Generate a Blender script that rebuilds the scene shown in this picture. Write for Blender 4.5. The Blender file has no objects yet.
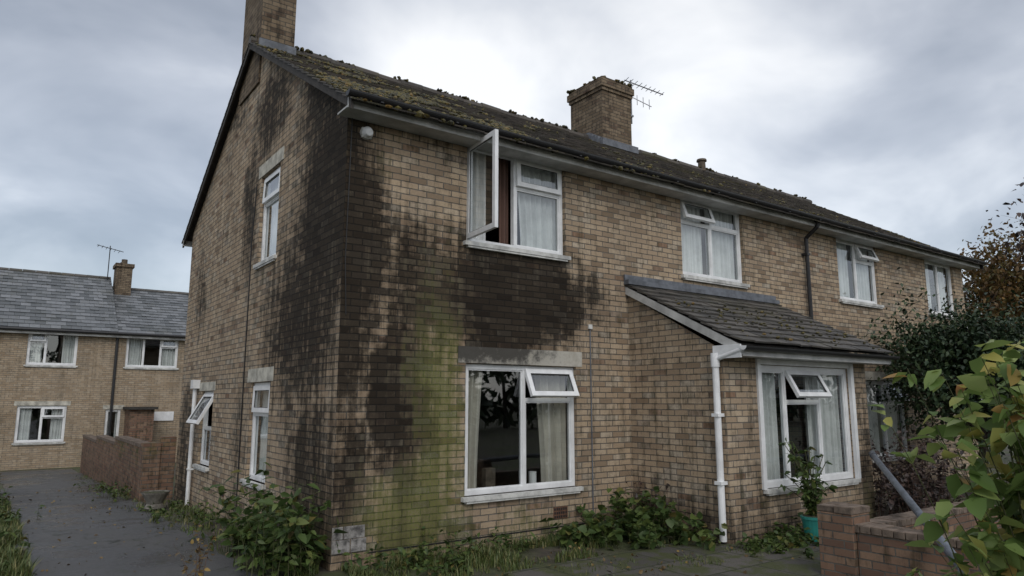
import bpy, math, random
import numpy as np
from mathutils import Vector, Matrix, noise as mn
random.seed(7); rng=np.random.default_rng(7)
scene=bpy.context.scene
V=Vector

# ------------------------------------------------------------------ node helpers
class NT:
    def __init__(s,tree): s.t=tree; s.n=tree.nodes; s.l=tree.links
    def new(s,typ,ins=None,**kw):
        nd=s.n.new(typ)
        for k,v in kw.items(): setattr(nd,k,v)
        if ins:
            for k,v in ins.items(): s.set(nd,k,v)
        return nd
    def set(s,nd,k,v):
        sock=nd.inputs[k]
        if isinstance(v,bpy.types.NodeSocket): s.l.new(v,sock)
        else:
            if hasattr(sock.default_value,'__len__') and not hasattr(v,'__len__'): v=[v]*len(sock.default_value)
            if hasattr(v,'__len__') and hasattr(sock.default_value,'__len__') and len(sock.default_value)==4 and len(v)==3: v=tuple(v)+(1,)
            sock.default_value=v
    def math(s,op,a,b=0.0,c=None,clamp=False):
        nd=s.n.new('ShaderNodeMath'); nd.operation=op; nd.use_clamp=clamp
        s.set(nd,0,a); s.set(nd,1,b)
        if c is not None: s.set(nd,2,c)
        return nd.outputs[0]
    def vmath(s,op,a,b=None):
        nd=s.n.new('ShaderNodeVectorMath'); nd.operation=op
        s.set(nd,0,a)
        if b is not None: s.set(nd,1,b)
        return nd.outputs['Value'] if op in('LENGTH','DOT_PRODUCT') else nd.outputs[0]
    def mix(s,f,a,b,bt='MIX'):
        nd=s.n.new('ShaderNodeMix'); nd.data_type='RGBA'; nd.blend_type=bt
        s.set(nd,0,f); s.set(nd,6,a); s.set(nd,7,b); return nd.outputs[2]
    def rng(s,x,a,b,c=0.0,d=1.0,smooth=True):
        nd=s.n.new('ShaderNodeMapRange'); nd.interpolation_type='SMOOTHSTEP' if smooth else 'LINEAR'
        s.set(nd,0,x); s.set(nd,1,a); s.set(nd,2,b); s.set(nd,3,c); s.set(nd,4,d); return nd.outputs[0]
    def noise(s,vec,scale,detail=4,rough=.55,dist=0.0):
        nd=s.new('ShaderNodeTexNoise',{'Vector':vec,'Scale':scale,'Detail':detail,'Roughness':rough,'Distortion':dist}); return nd
    def ramp(s,f,stops):
        nd=s.n.new('ShaderNodeValToRGB'); s.l.new(f,nd.inputs[0]); cr=nd.color_ramp
        while len(cr.elements)<len(stops): cr.elements.new(.5)
        for e,(p,c) in zip(cr.elements,stops): e.position=p; e.color=tuple(c)+(1,)
        return nd.outputs[0]
    def vec(s,x,y,z):
        nd=s.n.new('ShaderNodeCombineXYZ'); s.set(nd,0,x); s.set(nd,1,y); s.set(nd,2,z); return nd.outputs[0]

def newmat(name):
    m=bpy.data.materials.new(name); m.use_nodes=True
    t=NT(m.node_tree); b=t.n['Principled BSDF']; return m,t,b

def simple(name,col,rough=.6,var=.15,scale=6,bump=.1,metal=0,spec=.4):
    m,t,b=newmat(name)
    tc=t.new('ShaderNodeTexCoord').outputs['Object']
    n=t.noise(tc,scale,4,.65).outputs['Fac']
    dark=tuple(c*(1-2*var) for c in col); lite=tuple(min(1,c*(1+var)) for c in col)
    c=t.mix(t.rng(n,.3,.7),dark,lite)
    t.set(b,'Base Color',c); t.set(b,'Roughness',rough); t.set(b,'Metallic',metal); t.set(b,'Specular IOR Level',spec)
    if bump>=.15:
        n2=t.noise(tc,scale*9,3,.6).outputs['Fac']
        bp=t.new('ShaderNodeBump',{'Height':n2,'Strength':bump,'Distance':.01}); t.set(b,'Normal',bp.outputs[0])
    return m

def blob(t,p,c,r,soft=(1.35,.1)):
    d=t.vmath('SUBTRACT',p,c); d=t.vmath('DIVIDE',d,r); L=t.vmath('LENGTH',d)
    return t.rng(L,soft[0],soft[1])

def brickmat(name,cols,mortar,dark=[],green=[],damp=True,overall=0.25,bw=.225,rh=.075):
    m,t,b=newmat(name)
    tc=t.new('ShaderNodeTexCoord'); P=tc.outputs['Object']; UV=tc.outputs['UV']
    med_n=t.noise(P,6,6,.72); med=med_n.outputs['Fac']
    w=t.vmath('MULTIPLY',t.vmath('SUBTRACT',med_n.outputs['Color'],(.5,.5,.5)),(.014,.014,0))
    uv=t.vmath('ADD',UV,w)
    br=t.new('ShaderNodeTexBrick',{'Vector':uv,'Color1':(0,0,0),'Color2':(1,1,1),'Mortar':(.5,.5,.5),'Scale':1.0,
        'Mortar Size':.007,'Mortar Smooth':.3,'Bias':0.0,'Brick Width':bw,'Row Height':rh})
    br.offset=.5
    rnd=t.new('ShaderNodeSeparateColor',{'Color':br.outputs['Color']}).outputs[0]
    mort=br.outputs['Fac']
    base=t.ramp(rnd,cols)
    wz=t.noise(P,1.3,4,.6); sm=wz.outputs['Fac']
    fine=t.noise(P,50,3,.75).outputs['Fac']
    base=t.mix(t.rng(fine,.35,.75,0,.55),base,t.mix(.6,base,(.11,.09,.068)))
    base=t.mix(t.rng(sm,.35,.7,0,.5),base,t.mix(.55,base,(.16,.135,.105)))
    col=t.mix(mort,base,t.mix(t.rng(med,.3,.7),mortar,tuple(c*.5 for c in mortar)))
    streak=t.noise(t.vmath('MULTIPLY',P,(11,11,.5)),1.0,4,.7).outputs['Fac']
    tot=0.0; gt=None
    if dark or green:
        pw=t.vmath('ADD',P,t.vmath('MULTIPLY',t.vmath('SUBTRACT',wz.outputs['Color'],(.5,.5,.5)),(.9,.9,1.1)))
        for c,r,s in dark:
            f=t.math('MULTIPLY',blob(t,pw,c,r),s)
            tot=f if isinstance(tot,float) else t.math('MAXIMUM',tot,f)
        for c,r,s in green:
            f=t.math('MULTIPLY',blob(t,pw,c,r),s)
            gt=f if gt is None else t.math('MAXIMUM',gt,f)
    nz=t.math('ADD',t.math('MULTIPLY',streak,1.05),t.math('ADD',t.math('MULTIPLY',med,.95),t.math('MULTIPLY',rnd,.34)))
    dn=t.math('SUBTRACT',nz,1.17)
    sepz=t.new('ShaderNodeSeparateXYZ',{'Vector':P}).outputs[2]
    if damp: tot=t.math('ADD',tot,t.rng(sepz,.65,-.15,0,.38))
    val=t.math('ADD',tot,t.math('MULTIPLY',dn,1.3))
    dk=t.rng(val,.14,.92)
    gen=t.math('MULTIPLY',t.rng(dn,-.08,.34),overall)
    dk=t.math('MAXIMUM',dk,gen)
    if gt is not None:
        gv=t.rng(t.math('ADD',gt,t.math('MULTIPLY',dn,1.4)),.12,.95)
        col=t.mix(t.math('MULTIPLY',gv,.9),col,t.mix(t.rng(fine,.3,.7),t.mix(.3,(.03,.042,.008),col),(.13,.148,.028)))
        dk=t.math('MULTIPLY',dk,t.math('SUBTRACT',1.0,t.math('MULTIPLY',gv,.45)))
    sootc=t.mix(1.0,col,(.085,.078,.070),'MULTIPLY')
    sootc=t.mix(.4,sootc,t.mix(rnd,(.008,.0075,.007),(.032,.027,.022)))
    col=t.mix(t.math('MULTIPLY',dk,.985),col,sootc)
    t.set(b,'Base Color',col); t.set(b,'Roughness',.9); t.set(b,'Specular IOR Level',.2)
    h=t.math('SUBTRACT',t.math('MULTIPLY',fine,.35),mort)
    h=t.math('ADD',h,t.math('MULTIPLY',rnd,.4))
    bp=t.new('ShaderNodeBump',{'Height':h,'Strength':.85,'Distance':.009}); t.set(b,'Normal',bp.outputs[0])
    return m

BC=[(0,(.21,.15,.10)),(.18,(.36,.27,.185)),(.55,(.455,.35,.24)),(.8,(.53,.425,.31)),(.9,(.48,.415,.33)),(1,(.31,.19,.125))]
MO=(.17,.155,.135)
DF=[((0.0,0,3.3),(.66,.9,2.4),1.3),
      ((.85,0,3.25),(1.1,.8,.85),.85),
      ((2.3,0,3.0),(1.75,.8,.85),1.6),
      ((2.1,0,2.5),(1.5,.8,.5),1.1),
      ((.72,0,1.75),(.5,.7,1.2),1.4),
      ((1.2,0,2.75),(1.1,.7,.7),1.15),
      ((.1,0,1.0),(.55,.5,1.0),.95),
      ((1.2,0,4.85),(2.2,.5,.35),.5),
      ((.9,0,.3),(1.0,.5,.6),.4)]
GF=[((1.18,0,1.6),(.5,.5,2.1),.95),((.95,0,.42),(.85,.5,.8),1.3),((.45,0,4.45),(.5,.6,.45),.35),((2.6,0,.1),(1.8,.5,.3),.5)]
DG=[((0,.3,3.9),(.6,1.75,1.8),1.35),
      ((0,.6,5.3),(.6,1.5,.9),1.0),
      ((0,1.3,2.7),(.6,1.9,1.7),1.0),
      ((0,2.9,5.9),(.6,1.2,.9),.9),
      ((0,3.75,4.6),(.6,.55,1.7),.8),
      ((0,6.7,3.6),(.6,.6,1.2),.65),
      ((0,5.0,6.4),(.6,1.2,.5),.6),
      ((0,7.2,1.0),(.6,.9,1.6),.75),
      ((0,3.6,1.2),(.6,.7,1.6),.5),
      ((0,.7,.9),(.6,1.4,1.4),.85)]
DP=[((4.3,-.9,.2),(.6,1.6,.8),.45),((7.5,-1.6,.7),(.6,.6,1.6),.75),((4.8,-1.6,.8),(.4,.5,1.5),.4),((6,-1.6,0),(2,.5,.6),.45)]
GPp=[((7.3,-1.6,.2),(.8,.5,.5),.5)]
M={}
M['brick_front']=brickmat('buff_brick_front',BC,MO,DF,GF,overall=.55)
M['brick_gable']=brickmat('buff_brick_gable',BC,MO,DG,[((0,.5,.2),(.5,1.2,.6),.5)],overall=.7)
M['brick_porch']=brickmat('buff_brick_porch',BC,MO,DP,GPp,overall=.62)
M['brick_ch']=brickmat('chimney_brick',[(0,(.10,.07,.045)),(.4,(.18,.135,.09)),(.8,(.25,.19,.13)),(1,(.13,.085,.06))],(.10,.09,.075),
      dark=[((7.6,4,8.9),(1.5,2,.5),.5),((.2,4,7.4),(1,1,.4),.4)],damp=False,overall=.75)
M['brick_far']=brickmat('yellow_brick',[(0,(.30,.225,.15)),(.5,(.40,.315,.22)),(1,(.47,.385,.285))],(.25,.225,.19),damp=False,overall=.35)
M['brick_garden']=brickmat('garden_brick',[(0,(.13,.07,.05)),(.4,(.21,.12,.08)),(.8,(.28,.18,.12)),(1,(.16,.10,.07))],(.14,.13,.115),
      green=[((4,-4,.7),(.8,2,.25),.5),((-.3,12,.8),(1,8,.3),.5)],overall=.7)
M['white']=simple('white_upvc',(.74,.75,.76),.35,.08,3,.02)
M['sill']=simple('white_painted_sill',(.54,.54,.52),.6,.2,5,.2)
M['fascia']=simple('fascia_paint',(.46,.46,.45),.6,.2,2,.05)
M['black']=simple('black_plastic',(.02,.02,.022),.45,.1,5,.05)
M['flash']=simple('lead_flashing',(.12,.13,.15),.55,.2,6,.2)
M['bargeboard']=simple('dark_verge',(.045,.04,.036),.8,.2,8,.2)
M['interior']=simple('interior_wall',(.13,.12,.10),.9,.1,2,0)
M['timber']=simple('weathered_timber',(.07,.05,.035),.85,.25,10,.4)
M['greypipe']=simple('grey_plastic',(.12,.135,.16),.5,.2,6,.05)
M['alum']=simple('aluminium',(.30,.30,.31),.4,.1,5,0,.8)
M['blocks']=simple('pale_render',(.25,.24,.23),.9,.38,12,.5)
M['teal']=simple('teal_plastic',(.03,.22,.19),.4,.1,5,.02)
M['terra']=simple('old_pot',(.10,.08,.06),.9,.25,9,.3)
M['stone']=simple('weathered_stone',(.17,.16,.14),.9,.25,9,.4)
M['airbrick']=simple('clay_airbrick',(.15,.08,.05),.9,.2,20,.3)
M['bark']=simple('bark',(.06,.048,.038),.95,.3,12,.6)
M['stem']=simple('stem',(.07,.075,.03),.8,.2,12,.1)
M['twig']=simple('dead_twig',(.10,.06,.045),.9,.2,12,.1)
M['coping']=simple('coping',(.15,.115,.09),.9,.28,7,.5)
m,t,b=newmat('painted_lintel'); P=t.new('ShaderNodeTexCoord').outputs['Object']
n=t.noise(P,6,5,.7).outputs['Fac']; sx=t.new('ShaderNodeSeparateXYZ',{'Vector':P})
c=t.mix(t.rng(n,.3,.7),(.34,.32,.27),(.50,.48,.43))
inx=t.math('MULTIPLY',t.rng(sx.outputs[0],3.5,2.1),t.math('MULTIPLY',t.rng(sx.outputs[0],.9,1.3),t.rng(sx.outputs[2],2.08,2.30,.5,1.0)))
soot=t.rng(t.math('ADD',inx,t.math('MULTIPLY',t.math('SUBTRACT',n,.5),2.2)),.2,.9)
c=t.mix(t.math('MULTIPLY',soot,.93),c,(.026,.023,.019)); t.set(b,'Base Color',c); t.set(b,'Roughness',.8); t.set(b,'Normal',t.new('ShaderNodeBump',{'Height':n,'Strength':.3,'Distance':.01}).outputs[0]); M['lintel_sooty']=m
M['lintel']=simple('painted_concrete_lintel',(.46,.44,.38),.8,.22,5,.3)

def tilemat(name,c1,c2,moss,rough=.7):
    m,t,b=newmat(name)
    P=t.new('ShaderNodeTexCoord').outputs['Object']
    ri=t.new('ShaderNodeNewGeometry').outputs['Random Per Island']
    c=t.mix(ri,c1,c2)
    n=t.noise(P,1.0,4,.65).outputs['Fac']; n2=t.noise(P,14,5,.75).outputs['Fac']
    c=t.mix(t.rng(n2,.45,.7,0,.5),c,(.11,.11,.10))
    mk=t.math('MULTIPLY',t.rng(t.math('ADD',t.math('MULTIPLY',n,.6),t.math('MULTIPLY',n2,.4)),.50,.62),moss)
    c=t.mix(mk,c,t.mix(ri,(.04,.042,.015),(.10,.085,.028)))
    t.set(b,'Base Color',c); t.set(b,'Roughness',rough)
    t.set(b,'Normal',t.new('ShaderNodeBump',{'Height':n2,'Strength':.6,'Distance':.015}).outputs[0])
    return m
M['tile']=tilemat('mossy_roof_tile',(.035,.03,.027),(.095,.08,.068),.6)
M['slate']=tilemat('grey_slate',(.07,.078,.085),(.18,.19,.205),.2,.42)
M['ptile']=tilemat('porch_tile',(.035,.033,.031),(.10,.09,.08),.5,.6)

def leafmat(name,stops,trans=.3):
    m,t,b=newmat(name)
    ri=t.new('ShaderNodeNewGeometry').outputs['Random Per Island']
    c=t.ramp(ri,stops)
    t.set(b,'Base Color',c); t.set(b,'Roughness',.5); t.set(b,'Specular IOR Level',.35)
    if trans:
        tr=t.new('ShaderNodeBsdfTranslucent',{'Color':c})
        mx=t.new('ShaderNodeMixShader',{0:trans,1:b.outputs[0],2:tr.outputs[0]})
        t.l.new(mx.outputs[0],t.n['Material Output'].inputs[0])
    return m
M['leaf_weed']=leafmat('weed_leaf',[(0,(.03,.055,.015)),(.5,(.065,.105,.03)),(.9,(.11,.15,.04)),(1,(.16,.13,.04))])
M['leaf_dark']=leafmat('evergreen_leaf',[(0,(.012,.025,.012)),(.6,(.025,.05,.02)),(1,(.06,.085,.035))],0)
M['leaf_aut']=leafmat('autumn_leaf',[(0,(.08,.05,.02)),(.5,(.15,.085,.03)),(.8,(.09,.09,.03)),(1,(.20,.11,.03))])
M['leaf_big']=leafmat('shrub_leaf',[(0,(.10,.17,.04)),(.4,(.19,.27,.08)),(.72,(.28,.34,.11)),(.92,(.42,.37,.10)),(1,(.30,.14,.05))],.4)
M['leaf_purple']=leafmat('purple_leaf',[(0,(.02,.015,.015)),(.5,(.04,.03,.028)),(1,(.08,.05,.04))],0)
M['grass']=leafmat('grass_blade',[(0,(.04,.06,.015)),(.6,(.08,.11,.03)),(1,(.17,.15,.06))],0)
M['moss']=leafmat('moss',[(0,(.022,.022,.012)),(.5,(.055,.048,.018)),(.85,(.10,.082,.02)),(1,(.16,.10,.03))],0)
M['litter']=leafmat('fallen_leaf',[(0,(.06,.04,.02)),(.6,(.14,.09,.03)),(1,(.25,.17,.05))],0)

m,t,b=newmat('window_glass'); t.n.remove(b)
fc=t.new('ShaderNodeLayerWeight',{'Blend':.5}).outputs['Facing']
fr=t.math('ADD',t.math('MULTIPLY',t.math('POWER',fc,4.0),.85),.13,clamp=True)
P=t.new('ShaderNodeTexCoord').outputs['Object']
bp=t.new('ShaderNodeBump',{'Height':t.noise(P,1.3,1).outputs['Fac'],'Strength':.10,'Distance':.03}).outputs[0]
gl=t.new('ShaderNodeBsdfGlossy',{'Color':(.95,.97,1),'Roughness':.01,'Normal':bp}); tp=t.new('ShaderNodeBsdfTransparent',{'Color':(.84,.87,.86)})
mx=t.new('ShaderNodeMixShader',{0:fr,1:tp.outputs[0],2:gl.outputs[0]}); t.l.new(mx.outputs[0],t.n['Material Output'].inputs[0]); M['glass']=m
M['curtain']=simple('net_curtain',(.70,.71,.71),.9,.08,4,0)
M['curtain2']=simple('beige_curtain',(.50,.47,.41),.95,.1,3,0)
M['redcurt']=simple('russet_curtain',(.12,.07,.055),.95,.1,3,0)

m,t,b=newmat('ground_soil'); P=t.new('ShaderNodeTexCoord').outputs['Object']
n=t.noise(P,.8,4,.6).outputs['Fac']; n2=t.noise(P,9,6,.75).outputs['Fac']
c=t.mix(t.rng(n2,.3,.7),(.03,.026,.02),(.08,.067,.05)); c=t.mix(t.rng(n,.4,.62,0,.8),c,t.mix(n2,(.03,.045,.012),(.08,.10,.03)))
t.set(b,'Base Color',c); t.set(b,'Roughness',.9)
t.set(b,'Normal',t.new('ShaderNodeBump',{'Height':n2,'Strength':.8,'Distance':.04}).outputs[0]); M['ground']=m
m,t,b=newmat('wet_asphalt'); P=t.new('ShaderNodeTexCoord').outputs['Object']
n=t.noise(P,.9,4,.6).outputs['Fac']; n2=t.noise(P,5,5,.7).outputs['Fac']; n3=t.noise(P,110,2,.8).outputs['Fac']
c=t.mix(t.rng(n3,.35,.7),(.022,.023,.025),(.085,.085,.088)); c=t.mix(t.rng(n,.42,.6,0,.6),c,t.mix(n3,(.06,.06,.06),(.13,.128,.125)))
c=t.mix(t.rng(n2,.54,.70,0,.7),c,(.03,.037,.017))
vo=t.new('ShaderNodeTexVoronoi',{'Vector':t.vmath('ADD',P,t.vmath('MULTIPLY',t.noise(P,2.5,4,.7).outputs['Color'],(1.1,1.1,0))),'Scale':.45},feature='DISTANCE_TO_EDGE').outputs['Distance']
c=t.mix(t.math('MULTIPLY',t.rng(vo,.010,.002),t.rng(n2,.42,.55)),c,(.013,.016,.010))
t.set(b,'Base Color',c); t.set(b,'Roughness',t.rng(n,.38,.60,.20,.65))
t.set(b,'Normal',t.new('ShaderNodeBump',{'Height':t.math('ADD',n2,n3),'Strength':.55,'Distance':.012}).outputs[0]); M['asphalt']=m
m,t,b=newmat('mossy_paving'); P=t.new('ShaderNodeTexCoord').outputs['Object']
br=t.new('ShaderNodeTexBrick',{'Vector':P,'Color1':(.0,.0,.0),'Color2':(1,1,1),'Mortar':(.5,.5,.5),'Scale':1.0,'Mortar Size':.012,'Mortar Smooth':.2,'Brick Width':.6,'Row Height':.6})
n2=t.noise(P,3,5,.7).outputs['Fac']; n3=t.noise(P,80,3,.7).outputs['Fac']
r0=t.new('ShaderNodeSeparateColor',{'Color':br.outputs['Color']}).outputs[0]
c=t.mix(r0,(.055,.052,.047),(.115,.105,.095)); c=t.mix(t.rng(n3,.3,.7,0,.5),c,(.04,.04,.036))
c=t.mix(t.rng(n2,.43,.57,0,.9),c,t.mix(n3,(.025,.033,.010),(.075,.085,.025))); c=t.mix(br.outputs['Fac'],c,(.025,.03,.013))
t.set(b,'Base Color',c); t.set(b,'Roughness',.7)
t.set(b,'Normal',t.new('ShaderNodeBump',{'Height':t.math('SUBTRACT',n3,br.outputs['Fac']),'Strength':.5,'Distance':.012}).outputs[0]); M['paving']=m

# ------------------------------------------------------------------ mesh builder
class MB:
    def __init__(s): s.v=[];s.f=[];s.uv=[];s.m=[];s.mats=[]
    def mi(s,mat):
        if mat not in s.mats: s.mats.append(mat)
        return s.mats.index(mat)
    def face(s,pts,mat,uvs=None):
        pts=[V(p) for p in pts]; i=len(s.v); s.v+=[tuple(p) for p in pts]; s.f.append(tuple(range(i,i+len(pts))))
        n=(pts[1]-pts[0]).cross(pts[2]-pts[0])
        if uvs is None:
            ax=[abs(k) for k in n]
            if ax[2]>=max(ax[0],ax[1])*1.2: uvs=[(p.x,p.y) for p in pts]
            elif ax[0]>ax[1]: uvs=[(p.y,p.z) for p in pts]
            else: uvs=[(p.x,p.z) for p in pts]
        s.uv+=uvs; s.m.append(s.mi(mat))
    def hexa(s,c,mat):
        for q in((0,2,3,1),(4,5,7,6),(0,1,5,4),(2,6,7,3),(0,4,6,2),(1,3,7,5)): s.face([c[k] for k in q],mat)
    def box(s,x0,x1,y0,y1,z0,z1,mat,T=None):
        c=[V((x,y,z)) for z in(z0,z1) for y in(y0,y1) for x in(x0,x1)]
        if T: c=[T(p) for p in c]
        s.hexa(c,mat)
    def cyl(s,p0,p1,r0,mat,r1=None,n=10,caps=True):
        p0=V(p0);p1=V(p1); r1=r0 if r1 is None else r1; d=(p1-p0).normalized()
        a=d.orthogonal().normalized(); b=d.cross(a)
        A=[p0+(a*math.cos(k*2*math.pi/n)+b*math.sin(k*2*math.pi/n))*r0 for k in range(n)]
        B=[p1+(a*math.cos(k*2*math.pi/n)+b*math.sin(k*2*math.pi/n))*r1 for k in range(n)]
        for k in range(n): s.face([A[k],A[(k+1)%n],B[(k+1)%n],B[k]],mat)
        if caps: s.face(A[::-1],mat); s.face(B,mat)
    def tube(s,pts,r,mat,n=8):
        for a,b in zip(pts[:-1],pts[1:]): s.cyl(a,b,r,mat,n=n)
    def obj(s,name,parent=None,smooth=False,merge=False,bevel=0):
        me=bpy.data.meshes.new(name); me.from_pydata(s.v,[],s.f)
        for mt in s.mats: me.materials.append(mt)
        me.polygons.foreach_set('material_index',s.m)
        l=me.uv_layers.new(name='UVMap'); l.data.foreach_set('uv',[k for u in s.uv for k in u])
        if merge or bevel:
            import bmesh
            bm=bmesh.new(); bm.from_mesh(me); bmesh.ops.remove_doubles(bm,verts=bm.verts,dist=.0003)
            bmesh.ops.recalc_face_normals(bm,faces=bm.faces); bm.to_mesh(me); bm.free()
        if smooth: me.polygons.foreach_set('use_smooth',[True]*len(me.polygons))
        o=bpy.data.objects.new(name,me); scene.collection.objects.link(o)
        if parent: o.parent=parent
        if bevel:
            bv=o.modifiers.new('bevel','BEVEL'); bv.width=bevel; bv.segments=2; bv.limit_method='ANGLE'
        return o
def empty(name):
    e=bpy.data.objects.new(name,None); scene.collection.objects.link(e); return e

def gz(y):
    if y<3: return 0.0
    if y<26: return -.035*(y-3)
    return -.805

# ------------------------------------------------------------------ wall / window tools
def wall(mb,axis,const,u0,u1,v0,v1,ops,depth,mat):
    us=sorted({u0,u1}|{o[0] for o in ops}|{o[1] for o in ops}); vs=sorted({v0,v1}|{o[2] for o in ops}|{o[3] for o in ops})
    P=(lambda u,v,w:(u,const+w,v)) if axis=='y' else (lambda u,v,w:(const+w,u,v))
    for a,b in zip(us[:-1],us[1:]):
        for c,d in zip(vs[:-1],vs[1:]):
            if any(o[0]<=a and b<=o[1] and o[2]<=c and d<=o[3] for o in ops): continue
            mb.face([P(a,c,0),P(b,c,0),P(b,d,0),P(a,d,0)],mat)
    for a,b,c,d in ops:
        mb.face([P(a,c,0),P(a,c,depth),P(a,d,depth),P(a,d,0)],mat); mb.face([P(b,c,0),P(b,c,depth),P(b,d,depth),P(b,d,0)],mat)
        mb.face([P(a,c,0),P(b,c,0),P(b,c,depth),P(a,c,depth)],mat); mb.face([P(a,d,0),P(b,d,0),P(b,d,depth),P(a,d,depth)],mat)

def curtain(mb,T,u0,u1,v0,v1,w,mat,seed=0,amp=.025,pitch=.09,flare=0.0):
    n=max(8,int((u1-u0)/.015)); pts=[]
    for i in range(n+1):
        f=i/n; u=u0+(u1-u0)*f
        ww=w-amp*math.sin(2*math.pi*(u/pitch)+seed+1.1*math.sin(u*7+seed))-amp*.4*math.sin(u*113+seed)
        pts.append((u,ww))
    rows=6
    def sq(u,v):
        f=(v-v0)/(v1-v0); k=flare*(f**1.5)
        return (u0+(u-u0)*(1+k)) if flare>=0 else (u1-(u1-u)*(1-k))
    for r in range(rows):
        a=v0+(v1-v0)*r/rows; b=v0+(v1-v0)*(r+1)/rows
        for (ua,wa),(ub,wb) in zip(pts[:-1],pts[1:]):
            mb.face([T(V((sq(ua,a),wa,a))),T(V((sq(ub,a),wb,a))),T(V((sq(ub,b),wb,b))),T(V((sq(ua,b),wa,b)))],mat)

def window(name,parent,axis,const,u0,u1,z0,z1,cols,curts=[],fw=.06,inset=.05,sill=True,lintel=None,sillmat=None,sillout=.06,lmat='lintel'):
    T=(lambda p:V((p.x,const-p.y,p.z))) if axis=='y' else (lambda p:V((const-p.y,p.x,p.z)))
    mb=MB(); W=M['white']; w1=-inset; w0=-inset-.07
    B=lambda a,b,c,d,e,f,mt,TT=T: mb.box(a,b,c,d,e,f,mt,TT)
    def pane(a,b,y,c,d,TT=T): mb.face([TT(V((a,y,c))),TT(V((b,y,c))),TT(V((b,y,d))),TT(V((a,y,d)))],M['glass'])
    e=.004
    B(u0+e,u1-e,w0,w1,z0+e,z0+fw,W);B(u0+e,u1-e,w0,w1,z1-fw,z1-e,W);B(u0+e,u0+fw,w0,w1,z0+fw,z1-fw,W);B(u1-fw,u1-e,w0,w1,z0+fw,z1-fw,W)
    tot=u1-u0; u=u0
    for ci,(wf,panes) in enumerate(cols):
        ua=u+(fw if ci==0 else .0225); ub=u+tot*wf; ubb=ub-(fw if ci==len(cols)-1 else .0225)
        if ci<len(cols)-1: B(ub-.0225,ub+.0225,w0+.002,w1-.002,z0+fw,z1-fw,W)
        v=z0+fw; H=(z1-fw)-v
        for pi,(hf,kind,ang) in enumerate(panes):
            va=v; vb=v+H*hf
            if pi<len(panes)-1: B(ua,ubb,w0+.004,w1-.004,vb-.0225,vb+.0225,W)
            a=va+(.0225 if pi else 0); b_=vb-(.0225 if pi<len(panes)-1 else 0)
            if kind=='fixed':
                pane(ua,ubb,-inset-.035,a,b_)
                g=.018
                B(ua,ubb,-inset-.03,-inset-.012,a,a+g,W);B(ua,ubb,-inset-.03,-inset-.012,b_-g,b_,W)
                B(ua,ua+g,-inset-.03,-inset-.012,a+g,b_-g,W);B(ubb-g,ubb,-inset-.03,-inset-.012,a+g,b_-g,W)
            else:
                s=.05; c_,s_=math.cos(ang),math.sin(ang)
                if kind=='vent':
                    def R(p,b_=b_):
                        dz=p.z-b_; dy=p.y-w1; return T(V((p.x,w1+dy*c_-dz*s_,b_+dz*c_+dy*s_)))
                else:
                    def R(p,ua=ua):
                        dx=p.x-ua; dy=p.y-w1; return T(V((ua+dx*c_-dy*s_,w1+dy*c_+dx*s_,p.z)))
                y0,y1=w1-.02,w1+.025; o=.012
                B(ua-o,ubb+o,y0,y1,a-o,a+s,W,R);B(ua-o,ubb+o,y0,y1,b_-s,b_+o,W,R)
                B(ua-o,ua+s,y0,y1,a+s,b_-s,W,R);B(ubb-s,ubb+o,y0,y1,a+s,b_-s,W,R)
                pane(ua+s,ubb-s,w1+.001,a+s,b_-s,R)
                for (q0,q1,r0,r1) in((ua+s,ubb-s,a+s,a+s+.008),(ua+s,ubb-s,b_-s-.008,b_-s),(ua+s,ua+s+.008,a+s,b_-s),(ubb-s-.008,ubb-s,a+s,b_-s)):
                    B(q0,q1,w1+.005,w1+.015,r0,r1,M['black'],R)
            v=vb
        u=ub
    if sill:
        sm=sillmat or M['sill']
        B(u0-.05,u1+.05,-inset+.0,sillout,z0-.05,z0+.0,sm)
        B(u0-.0,u1+.0,-.02,sillout-.01,z0-.075,z0-.052,sm)
    o=mb.obj(name,parent)
    if lintel:
        l=MB(); a,b,c,d=lintel
        l.box(a,b,-.02,.008,c,d,M[lmat],T); l.obj('lintel',parent)
    cm=MB()
    for k,(f0,f1,mt,ga) in enumerate(curts):
        curtain(cm,T,u0+tot*f0,u0+tot*f1,z0+.0,z1-.0,-inset-.13,M[mt],seed=k*2+u0,flare=ga)
    if curts: cm.obj('curtain',parent)

def tiles(mb,x0,x1,p0,up,length,tw,expo,mat,thick=.016,jit=.006,xdir=V((1,0,0)),lap=.08):
    n=xdir.cross(up).normalized()
    if n.z<0: n=-n
    rows=int(length/expo)+1
    for r in range(rows):
        off=(r%2)*tw*.5; k=int((x1-x0)/tw)+2
        for i in range(k):
            a=x0+i*tw-off; b=a+tw-.006
            a=max(a,x0); b=min(b,x1)
            if b-a<.03: continue
            s0=r*expo+random.uniform(-jit,jit); s1=min(s0+expo+lap,length+.0)
            if s1-s0<.03: continue
            l0=.020+random.uniform(0,jit*1.3); l1=.0
            def P(x,s,h): return p0+xdir*x+up*s+n*h
            h0=l0+random.uniform(-.003,.003); sk=random.uniform(-.004,.004)
            c=[P(a,s0+sk,h0),P(b,s0-sk,l0),P(a,s1,l1),P(b,s1,l1),P(a,s0+sk,h0+thick),P(b,s0-sk,l0+thick),P(a,s1,l1+thick),P(b,s1,l1+thick)]
            mb.hexa(c,mat)

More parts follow.
